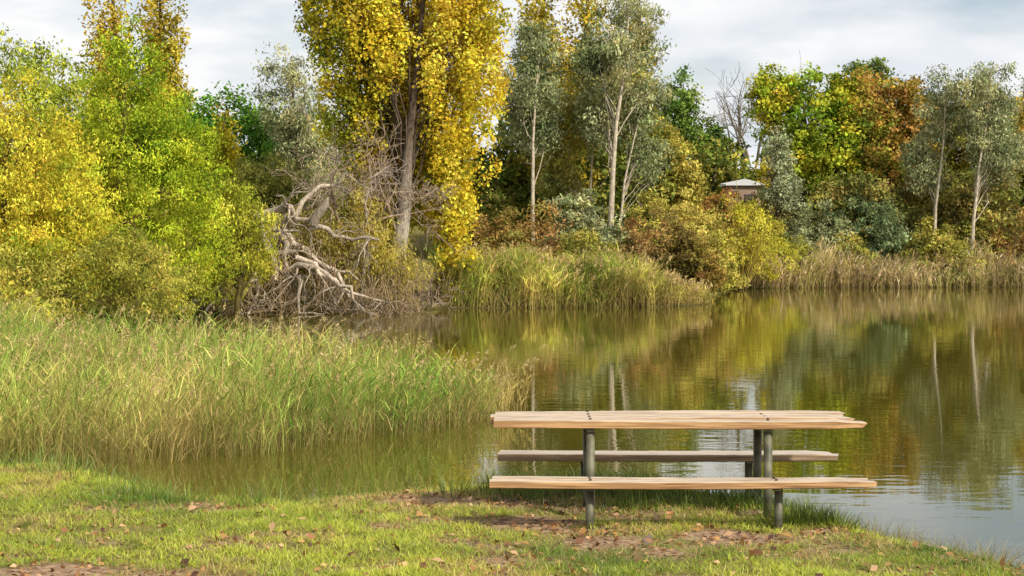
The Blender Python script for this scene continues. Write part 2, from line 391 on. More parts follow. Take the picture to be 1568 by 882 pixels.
reeds('reed_bed', [(12, 92.6), (17, 94.4), (24, 95), (32, 96.4), (38, 96.7), (38, 101), (11, 97)], 9000, 1.0, 2.0, .05, rpal, plume=.03, leaves=2, hfun=lambda q: .3+1.1*fbm(q[:, 0], q[:, 1], .35), dryk=.1)

# ------------------------------------------------------------------ trees
def tree(name, base, top, tr, blobs, ncl, lpc, cr, L, W, pal, bark=(90, 80, 65), nl=14, extra=None, trunk_pts=None, trunk_cols=None, limb=.4, **kw):
    mb = MB(); bc = C(*bark)
    bz = terrain([base[0]], [base[1]])[0]
    cents = foliage(mb, blobs, ncl, lpc, cr, L, W, pal, **kw)
    p0 = np.array([base[0], base[1], bz-.1])
    if trunk_pts is not None:
        pts = np.array(trunk_pts, float); pts[0, 2] = bz-.1
    else:
        pts = smooth_path(p0, np.array(top, float), 9, .03)
    k = len(pts); rad = tr*(1-.85*np.linspace(0, 1, k)); rad[0] *= 1.25
    tube(mb, pts, rad, bc if trunk_cols is None else np.array(trunk_cols), 9)
    if len(cents):
        sel = rng.choice(len(cents), min(nl, len(cents)), replace=False)
        for s in sel:
            c = cents[s]
            f = np.clip((c[2]-pts[0][2])/(pts[-1][2]-pts[0][2])-rng.uniform(.12, .35), .12, .95)*(k-1)
            i0 = int(f); i1 = min(i0+1, k-1); st = pts[i0]+(pts[i1]-pts[i0])*(f-i0)
            br = smooth_path(st, c, 6, .05, .06)
            r0 = tr*(1-.85*f/(k-1))*limb
            bcc = bc if trunk_cols is None else np.array(trunk_cols[max(4, min(i0, k-1))])*.85
            tube(mb, br, np.linspace(r0, .012, 6), bcc*rng.uniform(.7, 1.2), 5)
            for _ in range(2):
                j = rng.integers(2, 5)
                tube(mb, smooth_path(br[j], br[j]+rng.normal(size=3)*cr+np.array([0, 0, .3*cr]), 4, .06), np.linspace(r0*.4, .006, 4), bcc, 4)
    if extra: extra(mb, bc)
    return mb.build(name, [LEAF, BARK], (1,))

GOLD = [C(112, 120, 42), C(152, 150, 46), C(192, 174, 52), C(218, 188, 58), C(232, 202, 80)]
WILY = [C(122, 142, 48), C(165, 172, 55), C(205, 192, 64), C(214, 188, 70), C(186, 174, 62)]
WILG = [C(104, 128, 38), C(142, 162, 44), C(178, 188, 54), C(198, 192, 66)]
GUM = [C(98, 110, 72), C(138, 146, 102), C(165, 168, 125), C(188, 180, 125)]
OAKG = [C(88, 118, 36), C(130, 152, 46), C(172, 176, 58), C(212, 186, 62)]
OAKR = [C(108, 122, 48), C(142, 142, 56), C(175, 150, 70), C(165, 120, 70), C(200, 168, 75)]
DARK = [C(72, 92, 42), C(102, 120, 54), C(132, 140, 65)]
OLIV = [C(112, 116, 54), C(155, 150, 68), C(190, 175, 90)]
BRWN = [C(115, 102, 58), C(155, 122, 75), C(178, 140, 82), C(135, 128, 65)]

def poplar_extra(mb, bc):
    dk = C(92, 78, 62)
    tube(mb, [(-3.85, 65.2, 4.6), (-4.2, 65.4, 6.2), (-4.35, 65.6, 8.2), (-4.6, 65.9, 10.5), (-4.8, 66.2, 13)], [.12, .1, .08, .05, .02], dk, 7)
    for _ in range(50):
        x = rng.uniform(-6.6, -1.2); z = rng.uniform(3.5, 10.5); y = rng.uniform(66.0, 67.8)
        tube(mb, smooth_path((x*.75-1., y, z), (x+rng.normal()*.3, y, z+rng.uniform(2, 4)), 5, .04), np.linspace(.04, .01, 5), dk*.8, 4)
tp = [(-4.33, 65, 0), (-4.15, 65, 1.6), (-3.92, 65, 3.2), (-3.85, 65.1, 4.6), (-3.75, 65.2, 5.9), (-3.52, 65.3, 8), (-3.25, 65.5, 11), (-3.1, 66, 15)]
tcs = [C(185, 172, 150), C(190, 178, 158), C(165, 155, 140), C(130, 118, 105), C(98, 85, 72), C(82, 70, 58), C(78, 66, 54), C(85, 72, 56)]
tree('golden_poplar_tree', (-4.33, 65), None, .33,
     [(-5.9, 66.2, 9.9, 1.7, 1.6, 4.6), (-5.5, 66.6, 6.6, 1.4, 1.3, 4.0), (-2.0, 65.9, 8.6, 1.6, 1.6, 6.2), (-1.4, 67, 11, 1.4, 1.5, 5), (-4, 67.2, 11, 2.4, 1.6, 5.5), (-4.2, 67.2, 7, 1.9, 1.2, 4.5), (-2.3, 66.5, 3.9, 1.15, 1.2, 2.8), (-4.9, 67.4, 3.9, 1.5, 1.3, 2.8), (-7.2, 67, 11.5, .9, 1.1, 2.3), (-4.6, 65.3, 9.5, .7, .6, 2.5), (-2.7, 65.0, 9, .5, .5, 3)],
     2500, 46, .37, .14, .11, GOLD, bark=(125, 115, 100), nl=40, extra=poplar_extra, trunk_pts=tp, trunk_cols=tcs, limb=.2, stretch=2.0, freq=.28, shell=.2, gap=-.45, dk=(.48, 1.35))
for (x, y, hh, r) in [(-22.4, 100, 18, 1.35), (-19.8, 101, 18, 1.35), (1.7, 101, 18.5, 1.5), (4.2, 102, 18.5, 1.5), (7.2, 103, 15.5, 1.2)]:
    tree('golden_poplar_tree', (x, y), (x+.2, y, hh), .3, [(x, y, hh*.6, r, r, hh*.42), (x+.3, y, hh*.4, r*1.15, r, hh*.3)], 560, 34, .45, .2, .16,
         [C(140, 135, 56), C(185, 168, 60), C(212, 184, 74)], nl=20, stretch=2.2, shell=.15, gap=-.45)
tree('golden_poplar_tree', (-12.1, 75), (-12, 75, 7.6), .12, [(-12, 75, 5, .65, .6, 2.7)], 150, 26, .3, .14, .1, [C(155, 155, 45), C(200, 175, 55)], stretch=2., nl=8)
tree('golden_poplar_tree', (-12.9, 74), (-12.9, 74, 6.6), .12, [(-12.9, 74, 4.2, .5, .5, 2.4)], 90, 26, .3, .14, .1, [C(140, 150, 50), C(185, 170, 55)], stretch=2., nl=8)

DR = np.array([0, 0, -.9])
WBK = (95, 85, 50)
tree('yellow_willow_tree', (-13.5, 47), (-13.2, 47, 5.5), .16, [(-13.4, 47.5, 4.1, 2.2, 2.1, 2.6), (-12.0, 47.3, 2.6, 1.8, 1.8, 2.4), (-14.2, 47, 2.2, 2.4, 2, 2.4), (-12.8, 46, 1.3, 2.6, 1.6, 1.5)], 1000, 60, .40, .12, .045, WILY, bark=WBK, axis=DR, nl=26, shell=.3, gap=-.55, freq=.6)
tree('yellow_willow_tree', (-15.8, 57), (-15.6, 57, 7.4), .18, [(-15.6, 57, 6.0, 2.3, 2.3, 3.0), (-13.8, 58, 5.4, 2.0, 2, 2.6), (-15, 56, 3, 3, 2, 3)], 850, 50, .5, .15, .065, [C(125, 140, 56), C(162, 172, 62), C(190, 190, 75)], bark=WBK, axis=DR, nl=26, gap=-.55)
tree('green_willow_tree', (-11.9, 54), (-11.7, 54, 6.8), .18, [(-11.7, 54.5, 6.2, 1.6, 1.7, 2.4), (-10.6, 54.3, 4.6, 1.9, 1.8, 2.2), (-12.4, 54.2, 3.9, 2.0, 1.8, 2.2), (-11.2, 54, 2.0, 2.7, 1.8, 1.9)], 1050, 60, .40, .13, .05, WILG, bark=WBK, axis=DR, nl=30, shell=.3, gap=-.45, freq=.5)
tree('green_willow_tree', (-8.9, 58), (-8.7, 58, 3.2), .12, [(-9.1, 58.5, 2.2, 1.6, 1.5, 1.8), (-10.4, 57.5, 1.7, 1.8, 1.5, 1.6), (-9.6, 59, 3.0, 1.3, 1.2, 1.3)], 520, 50, .36, .14, .045, [C(124, 134, 44), C(166, 168, 58), C(194, 182, 72)], bark=WBK, axis=DR, nl=24, gap=-.45)
tree('yellow_willow_tree', (-9.6, 46), (-9.8, 46, 2.2), .06, [(-10.4, 46, 1.2, 1.9, 1.6, 1.2), (-12.3, 44, .9, 2, 2, 1.2), (-9.6, 48.5, .9, 1.2, 1.2, 1.0)], 520, 52, .34, .12, .04, [C(120, 126, 52), C(162, 156, 70), C(192, 174, 82)], bark=WBK, axis=DR, nl=26, gap=-.45)
tree('green_oak_tree', (-14.5, 90), (-14.4, 90, 9), .3, [(-14.2, 90, 6.8, 3.2, 2.5, 3.0), (-16.8, 91, 6, 2.2, 2, 2.5)], 520, 44, .55, .2, .14, [C(65, 105, 42), C(98, 138, 50), C(128, 160, 58)], nl=20)
tree('eucalyptus_tree', (-10.5, 86), (-10.6, 86, 10.5), .25, [(-10.6, 86, 8.9, 1.6, 1.6, 2.4), (-9.6, 86, 6, 2, 1.7, 2.8)], 400, 44, .5, .2, .07, GUM, axis=DR, nl=18)
tree('wattle_shrub', (-9.8, 71), (-9.8, 71, 5.2), .12, [(-9.8, 71, 4.1, 1.5, 1.4, 1.5), (-8.6, 71, 3, 1.3, 1.2, 1.5)], 380, 44, .32, .13, .08, [C(115, 120, 58), C(160, 160, 78), C(188, 178, 96)], nl=16)

WB = (192, 178, 156)
def gum(base, y, pts, blobs, ncl, tr=.16, **kw):
    tree('eucalyptus_tree', (base, y), None, tr, blobs, ncl, 42, .5, .2, .075, kw.get('pal', GUM), bark=WB, nl=16, trunk_pts=pts, limb=.3, axis=DR, gap=-.25, shell=.1)
gum(.97, 84, [(.97, 84, 0), (.98, 84, 4.5), (1.0, 84, 7), (1.15, 84.3, 9.5), (1.4, 84.6, 12.0)], [(1.2, 84.8, 10.2, 1.4, 1.2, 2.6), (1.3, 85, 7.9, 1.5, 1.2, 1.7), (.2, 85, 9, .9, .8, 1.4), (1.1, 83.6, 9.4, .8, .5, 1.6)], 460, .11)
gum(4.6, 83, [(4.55, 83, 0), (4.6, 83, 3), (4.7, 83, 5.5), (4.85, 83, 7.6), (5.3, 83.4, 10.5), (5.5, 83.8, 13.4)], [(5.5, 84.4, 12.0, 1.7, 1.5, 2.3), (3.9, 84.6, 10.4, 1.4, 1.2, 2.0), (5.9, 84.3, 9.2, 1.4, 1.2, 1.7), (4.2, 84.8, 7.6, 1.6, 1.2, 1.6), (5.2, 82.8, 10.6, 1, .6, 1.6)], 660, .17)
gum(5.1, 84, [(5.05, 84, 0), (5.1, 84, 3), (5.3, 84, 5), (6.0, 84.3, 8), (6.3, 84.6, 9.5)], [(6.2, 84.8, 8.4, 1.2, 1, 1.6), (6.6, 84.6, 6.4, 1.1, .9, 1.3)], 200, .09)
gum(3.6, 86, [(3.7, 86, 0), (3.75, 86, 4), (3.9, 86, 7), (3.6, 86, 10)], [(3.4, 86.4, 8, 1.3, 1.2, 2.3), (2.4, 86.6, 5.4, 1.3, 1, 1.8)], 240, .08, pal=[C(130, 138, 80), C(190, 175, 85)])
tree('golden_birch_tree', (2.3, 88), (2.3, 88, 9), .1, [(2.4, 88, 8.2, 1.0, .9, 2.2), (2.0, 88, 5.6, .9, .8, 1.4)], 190, 36, .42, .18, .14, [C(165, 155, 55), C(215, 184, 70)], nl=10, stretch=1.4)
tree('golden_birch_tree', (7.6, 90), (7.6, 90, 7), .1, [(7.4, 90, 6.4, 1.4, 1, 1.5), (8.6, 90, 5.0, 1.2, 1, 1.3)], 240, 36, .42, .18, .14, [C(138, 142, 64), C(190, 172, 84)], nl=10)

tree('green_oak_tree', (17, 105), (17, 105, 11), .35, [(17, 105, 9.4, 2.6, 2.3, 3.0), (15.3, 104.5, 10.6, 1.3, 1.3, 1.8), (18.5, 104.3, 7.2, 2, 1.8, 2.3), (16.2, 104, 6.2, 1.9, 1.6, 2), (19.3, 105.5, 9.8, 1.3, 1.3, 2.2)], 680, 44, .55, .22, .16, OAKG, nl=28, gap=-.4, freq=.35)
tree('autumn_oak_tree', (21.8, 106), (21.8, 106, 11), .35, [(21.2, 106, 9.2, 2.2, 2, 3.2), (23.2, 106, 8.6, 1.7, 1.7, 3.3), (22, 104.8, 6, 2.6, 1.7, 2.2)], 620, 44, .55, .22, .16, OAKR, nl=28, gap=-.4, freq=.7)
tree('green_oak_tree', (25.8, 130), (25.8, 130, 14), .3, [(25.9, 130, 13.4, 1.9, 1.8, 2.0), (25.9, 130, 10, 3, 2.5, 3)], 300, 44, .6, .24, .18, [C(85, 108, 50), C(120, 136, 66)], nl=14)
tree('autumn_oak_tree', (25.5, 108), (25.5, 108, 10), .3, [(25.3, 108, 8.2, 2.2, 2, 3.0), (28, 108, 8.4, 2, 2, 2.8)], 420, 42, .55, .22, .16, [C(118, 128, 52), C(165, 158, 66), C(180, 145, 72)], nl=20)
gum(23.6, 99, [(23.4, 99, 0), (23.5, 99, 4), (23.9, 99, 7.5), (24.1, 99.3, 10.8)], [(23.9, 99.8, 9.2, 1.6, 1.4, 2.3), (23, 100, 6.3, 1.3, 1, 1.9)], 380, .11)
gum(25.3, 97.5, [(25.1, 97.5, 0), (25.2, 97.5, 3), (25.5, 97.5, 6.2), (26, 97.6, 9), (26.3, 98, 11.6)], [(26.3, 98.2, 9.9, 1.9, 1.6, 2.4), (26.9, 98.2, 7.0, 1.7, 1.4, 2.0), (25.2, 98.4, 7.6, 1.2, 1, 1.5)], 600, .12)
tree('autumn_oak_tree', (29.8, 104), (29.8, 104, 9), .3, [(29.6, 104, 7, 2.2, 2, 3.2), (32, 105, 8, 3, 2, 3.5)], 440, 40, .55, .22, .16, [C(105, 122, 48), C(172, 168, 62), C(200, 150, 65)], nl=22)
tree('wattle_tree', (14.6, 98), (14.5, 98, 8.2), .12, [(14.6, 98, 7, .75, .7, 1.5), (14.9, 98, 4.9, 1.0, 1, 1.5)], 190, 40, .38, .16, .08, [C(135, 145, 108), C(175, 176, 138)], nl=12)
tree('green_oak_tree', (11.3, 118), (11.3, 118, 12.5), .2, [(11.1, 118, 11.1, 1.4, 1.4, 2.0), (12.4, 118, 8.8, 2, 1.5, 1.6), (10, 118, 8.8, 1.6, 1.4, 1.8)], 320, 40, .5, .22, .15, [C(82, 112, 48), C(122, 146, 64), C(158, 164, 76)], nl=16)
mb = MB()
for k in range(9):
    gnarl(mb, (15.6+rng.normal()*.5, 120, 7.5), (rng.normal()*.4, rng.normal()*.3, 1), 4.6, .09, 2, C(140, 130, 118), .18, .02, 5, .014, 0)
tube(mb, [(15.6, 120, 3), (15.6, 120, 8)], [.25, .15], C(100, 92, 85), 7, 0)
mb.build('bare_tree', [BARK], (0,))

def fan(mb, bc):
    for _ in range(70):
        a = rng.uniform(-.8, .8)
        tube(mb, smooth_path((11.6+a*.5, 91.5+rng.normal()*.4, -.2), (11.7+a*3.0, 91.5+rng.normal(), 4.4-abs(a)*1.8+rng.normal()*.3), 5, .03), np.linspace(.035, .01, 5), C(160, 142, 70), 4)
tree('willow_shrub', (11.7, 91.5), (11.7, 91.5, 3), .06, [(11.9, 91.6, 2.4, 1.8, 1.4, 2.1), (10.6, 91, 1.4, 1.3, 1.1, 1.4), (13.4, 92.5, 1.5, 1.2, 1, 1.4)], 330, 42, .36, .18, .055, [C(155, 155, 52), C(198, 188, 68), C(215, 196, 84)], axis=(.0, 0, 1.), extra=fan, gap=-.2)

SH = [('brown_shrub', 75.8, .4, 1.7, 3.8, BRWN), ('brown_shrub', 76.5, -1.3, 1.3, 3.2, BRWN), ('grey_green_shrub', 78, 2.8, 1.2, 4.6, GUM), ('grey_green_shrub', 79, 4.3, 1.2, 3.2, GUM), ('olive_shrub', 74.5, 3.2, 1.5, 2.6, OLIV),
      ('brown_shrub', 75.0, 6.1, 1.9, 3.3, BRWN), ('brown_shrub', 74.6, 7.5, 1.1, 2.6, [C(130, 120, 58), C(188, 148, 78)]), ('olive_shrub', 82, 6.8, 1.9, 4.8, OLIV), ('olive_shrub', 84, 9.0, 1.5, 3.6, OLIV),
      ('grey_green_shrub', 97.5, 16.4, 2.0, 4.0, GUM), ('grey_green_shrub', 99, 19.6, 2.6, 4.9, [C(98, 114, 76), C(138, 150, 106)]), ('green_shrub', 98.5, 22.7, 1.9, 3.2, OLIV), ('brown_shrub', 99, 28.4, 2.3, 4.2, BRWN), ('olive_shrub', 99, 25.6, 1.8, 3.4, OLIV),
      ('green_shrub', 99, 31.5, 2.4, 4.2, DARK), ('olive_shrub', 100, 36, 3, 4.5, OLIV), ('green_shrub', 96.6, 18.2, 1.3, 2.4, OLIV), ('green_shrub', 97, 23.8, 1.4, 2.3, OLIV),
      ('red_shrub', 99.5, 11.3, 2.0, 5.0, [C(160, 108, 66), C(182, 138, 78), C(140, 134, 66)]), ('red_shrub', 98, 9.0, 1.7, 4.9, [C(168, 118, 66), C(178, 150, 76)]), ('olive_shrub', 98, 7.6, 2.3, 6.2, [C(130, 132, 64), C(182, 168, 78), C(200, 175, 86)]), ('olive_shrub', 95.5, 14.8, 1.2, 2.7, [C(160, 160, 65), C(188, 178, 82)]),
      ('olive_shrub', 99.5, 13.9, 1.0, 5.1, [C(130, 130, 70), C(170, 160, 88)]),
      ('green_shrub', 73, -7, 2.4, 3.6, DARK), ('olive_shrub', 66.5, -8.4, 1.8, 2.8, [C(140, 140, 55), C(182, 168, 72)]), ('green_shrub', 68.5, -1.4, 1.1, 1.9, OLIV), ('olive_shrub', 69, -5.6, 1.6, 2.4, OLIV),
      ('olive_shrub', 64, -13.3, 2.4, 4.6, OLIV), ('green_shrub', 71, -17, 3.2, 6, DARK), ('olive_shrub', 40, -12.2, 1.6, 1.6, [C(135, 140, 52), C(185, 172, 70)])]
for nm, y, x, r, hh, pal in SH:
    bz = terrain([x], [y])[0]; hh2 = max(hh-bz, 1.2)
    tree(nm, (x, y), (x, y, bz+hh2*.7), .06, [(x, y, bz+hh2*.5, r, r*.8, hh2*.5), (x+r*.5, y-.3, bz+hh2*.33, r*.7, r*.7, hh2*.36), (x-r*.6, y-.2, bz+hh2*.3, r*.65, r*.7, hh2*.34)],
         int(120+60*r*hh2*.5), 42, .34, .14+.0005*y, .08, pal, nl=10, gap=-.35)

mb = MB()
bl = []
for x in np.arange(-42, 48, 3.4):
    y = rng.uniform(108, 122); hh = rng.uniform(6.0, 8.2)
    if x < -15: hh += 1
    bl.append((x+rng.normal(), y, 3.0+hh*.35, 2.9, 2.4, hh*.48))
for x in np.arange(-7, 9, 2.0): bl.append((x+rng.normal()*.4, rng.uniform(89, 93), rng.uniform(4, 6.6)+(1.2 if x > 0 else 0), 1.7, 1.4, 3.8))
foliage(mb, bl, 4300, 34, .75, .3, .22, [C(75, 92, 42), C(108, 122, 54), C(138, 140, 64), C(180, 168, 74)], gap=-.7, shell=.3, freq=.5)
bl = [(x+rng.normal(), rng.uniform(99, 103), rng.uniform(2.5, 4.4), 2.0, 1.4, 2.3) for x in np.arange(-24, 42, 2.4) if not (8.5 < x < 16.5)]
bl += [(x, 100, 2.2, 1.6, 1., 1.9) for x in (9.5, 11.5, 13, 15)]
foliage(mb, bl, 2300, 36, .55, .24, .16, [C(82, 94, 50), C(120, 122, 62), C(155, 135, 75), C(162, 162, 82)], gap=-.7, shell=.3, freq=.5)
for x in np.arange(-42, 48, 3.4):
    tube(mb, smooth_path((x, 112, 2), (x+.4, 112, 8), 5, .02), np.linspace(.2, .06, 5), C(110, 100, 85), 6, 1)
mb.build('distant_woodland', [LEAF, BARK], (1,))

# --- fallen dead willow
mb = MB(); g1 = C(195, 178, 158); g2 = C(155, 133, 103)
main = [((-6.2, 63.0, 0), (-8.6, 62.3, 3.2), .2), ((-8.6, 62.0, 3.1), (-9.4, 61.6, 2.5), .2), ((-8.9, 61.8, 3.0), (-6.7, 61.4, 2.9), .17), ((-8.5, 61.6, 3.0), (-8.1, 61.0, .8), .2),
        ((-8.8, 61.8, 3.1), (-9.1, 61.2, -.4), .12), ((-8.0, 61.9, 2.9), (-5.6, 61.6, .2), .15), ((-5.2, 63, .2), (-4.4, 63.2, 4.8), .08), ((-8.3, 61.5, 2.7), (-7.3, 61.0, -.3), .13), ((-9.2, 61.4, 1.6), (-11.6, 60.6, -.3), .12),
        ((-7.6, 61.8, 2.7), (-5.7, 61.6, 4.6), .1), ((-7.0, 61.6, 2.6), (-4.6, 61.8, 2.2), .1), ((-8.2, 61.3, 1.3), (-5.0, 60.6, -.2), .12), ((-7.4, 61.2, 1.6), (-4.4, 60.9, .1), .1), ((-8.6, 61.2, .9), (-10.4, 60.3, -.3), .09)]
for a, b, r in main:
    pts = smooth_path(a, b, 9, .1, .06); tube(mb, pts, np.linspace(r, r*.4, 9), g1*rng.uniform(.65, 1.15), 8)
    for _ in range(5):
        i = rng.integers(2, 9); gnarl(mb, pts[i], rng.normal(size=3)*np.array([1, .5, .7])+np.array([0, 0, -.2]), rng.uniform(.8, 2.0), r*.34, 2, g1*.7, .45, -.08, 3, .009)
tube(mb, smooth_path((-6.85, 61.4, 2.75), (-6.3, 61.3, 3.7), 5, .05), [.17, .16, .15, .12, .02], g1*.5, 8)
for _ in range(110):
    x = rng.uniform(-11.2, -3.4); top = 2.2*np.exp(-((x+8)/2.1)**2)+.8
    gnarl(mb, (x, rng.uniform(61.0, 63.0), top*rng.uniform(.5, 1.1)), (rng.normal()*.6, rng.normal()*.3, -1.), rng.uniform(1.0, 2.0), .022, 2, g2*rng.uniform(.6, 1.3), .3, -.1, 3, .007)
for _ in range(70):
    x = rng.uniform(-11.0, -3.2)
    gnarl(mb, (x, rng.uniform(60.2, 62.2), WZ), (rng.normal()*.9, rng.normal()*.4, .9), rng.uniform(.7, 1.5), .018, 2, g2*rng.uniform(.8, 1.4), .3, -.03, 3, .007)
foliage(mb, [(-8.2, 62.8, 1.9, 2.4, 1, 1.8), (-6, 63, 1.5, 2.2, 1, 1.5), (-9.8, 62.6, 1, 1.2, .8, 1.3), (-5.6, 63.6, 2.8, 1.5, .8, 1.3), (-4, 64, 1, 1.2, .8, 1)], 800, 36, .32, .17, .035, [C(145, 132, 72), C(182, 168, 80), C(200, 182, 98)], axis=(0, 0, -1.5), stretch=1.6)
foliage(mb, [(-7.6, 61.6, 1.5, 1.9, .5, 1.5), (-9.6, 61.2, .9, 1, .5, 1.2)], 70, 34, .28, .16, .03, [C(150, 135, 78), C(190, 172, 92)], axis=(0, 0, -1.5), stretch=1.8, gap=-.1)
mb.build('fallen_willow_tree', [LEAF, BARK], (1,))
mb = MB(); g3 = C(168, 148, 128)
for (p, d, L, r) in [((-4.2, 64.3, 2.6), (-.3, 0, 1), 3.0, .04), ((-5.6, 63.6, 1.6), (-.25, 0, 1), 4.6, .08), ((-5.8, 63.5, 2.0), (.5, 0, 1), 3.4, .05), ((-5.2, 63.6, 2.6), (.8, 0, .7), 2.6, .045), ((-6.2, 63.5, 3.0), (-.6, 0, .9), 2.2, .045), ((-4.6, 64.3, 3.6), (-.8, 0, .3), 2.4, .045), ((-4.3, 64.3, 3.9), (.9, 0, .1), 1.4, .03), ((-4.1, 64.3, 4.2), (-1, 0, .25), 2, .04), ((-4.2, 64.4, 3.5), (.8, 0, .6), 1.6, .03)]:
    gnarl(mb, p, d, L, r, 3, g3, .3, .0, 5, .009, 0)
gnarl(mb, (-5.9, 63.6, -.2), (.15, 0, 1), 2.4, .1, 1, g3, .1, .0, 3, .02, 0)
for _ in range(30):
    gnarl(mb, (rng.uniform(-4.9, -2.4), rng.uniform(64.0, 64.8), -.2), (rng.normal()*.7, -.1, 1), rng.uniform(.8, 1.7), .02, 2, g3*.8, .3, -.02, 3, .008, 0)
mb.build('dead_branches', [BARK], (0,))
mb = MB()
gnarl(mb, (-11.8, 51.6, 2.3), (1, 0, .5), 1.6, .05, 2, C(130, 95, 72), .3, .0, 3, .01, 0)
mb.build('dead_branch', [BARK], (0,))

# ------------------------------------------------------------------ shed
def box(name, x0, x1, y0, y1, z0, z1, mat, parent):
    me = bpy.data.meshes.new(name)
    v = [(x0, y0, z0), (x1, y0, z0), (x1, y1, z0), (x0, y1, z0), (x0, y0, z1), (x1, y0, z1), (x1, y1, z1), (x0, y1, z1)]
    me.from_pydata(v, [], [(0, 3, 2, 1), (4, 5, 6, 7), (0, 1, 5, 4), (1, 2, 6, 5), (2, 3, 7, 6), (3, 0, 4, 7)]); me.materials.append(mat)
    o = bpy.data.objects.new(name, me); scene.collection.objects.link(o); o.parent = parent; return o
def flat(name, col, rough=.7, metal=0., nsc=8, amt=.25):
    m, nt, N, Lk = newmat(name)
    tc = N.new('ShaderNodeTexCoord'); nz = N.new('ShaderNodeTexNoise'); nz.inputs['Scale'].default_value = nsc; nz.inputs['Detail'].default_value = 5
    r = N.new('ShaderNodeValToRGB'); r.color_ramp.elements[0].position = .3; r.color_ramp.elements[1].position = .7
    r.color_ramp.elements[0].color = tuple(np.array(col)*(1-amt))+(1,); r.color_ramp.elements[1].color = tuple(np.clip(np.array(col)*(1+amt), 0, 1))+(1,)
    p = N.new('ShaderNodeBsdfPrincipled'); p.inputs['Roughness'].default_value = rough; p.inputs['Metallic'].default_value = metal
    o = N.new('ShaderNodeOutputMaterial')
    Lk.new(tc.outputs['Object'], nz.inputs['Vector']); Lk.new(nz.outputs[0], r.inputs[0]); Lk.new(r.outputs[0], p.inputs['Base Color']); Lk.new(p.outputs[0], o.inputs[0])
    return m
shed = bpy.data.objects.new('brick_shed', None); scene.collection.objects.link(shed)
mw = flat('brick_wall', (.32, .22, .15)); mr_ = flat('metal_roof', (.62, .62, .62), .6, amt=.1); mdk = flat('dark_window', (.05, .05, .05), .3)
hx0, hx1, hy0, hy1, hz = 12.45, 14.3, 102.5, 105, 5.35
box('walls', hx0, hx1, hy0, hy1, 1.5, hz, mw, shed)
me = bpy.data.meshes.new('roof')
e_ = .2
me.from_pydata([(hx0-e_, hy0-e_, hz+.04), (hx1+e_, hy0-e_, hz+.04), (hx1+e_, hy1+e_, hz+.14), (hx0-e_, hy1+e_, hz+.14), (hx0+.9, hy0-e_, hz+.34), (hx0+.9, hy1+e_, hz+.36), (hx0-e_, hy0-e_, hz-.04), (hx1+e_, hy0-e_, hz-.04), (hx1+e_, hy1+e_, hz-.04), (hx0-e_, hy1+e_, hz-.04)], [],
               [(0, 4, 5, 3), (4, 1, 2, 5), (6, 7, 1, 4, 0), (7, 8, 2, 1), (8, 9, 3, 5, 2), (9, 6, 0, 3)])
me.materials.append(mr_); ro = bpy.data.objects.new('roof', me); scene.collection.objects.link(ro); ro.parent = shed
box('window', hx0+.2, hx0+.6, hy0-.03, hy0+.02, 4.6, 5.0, mdk, shed); box('door', hx0+.9, hx0+1.4, hy0-.03, hy0+.02, 2.9, 4.8, mdk, shed)

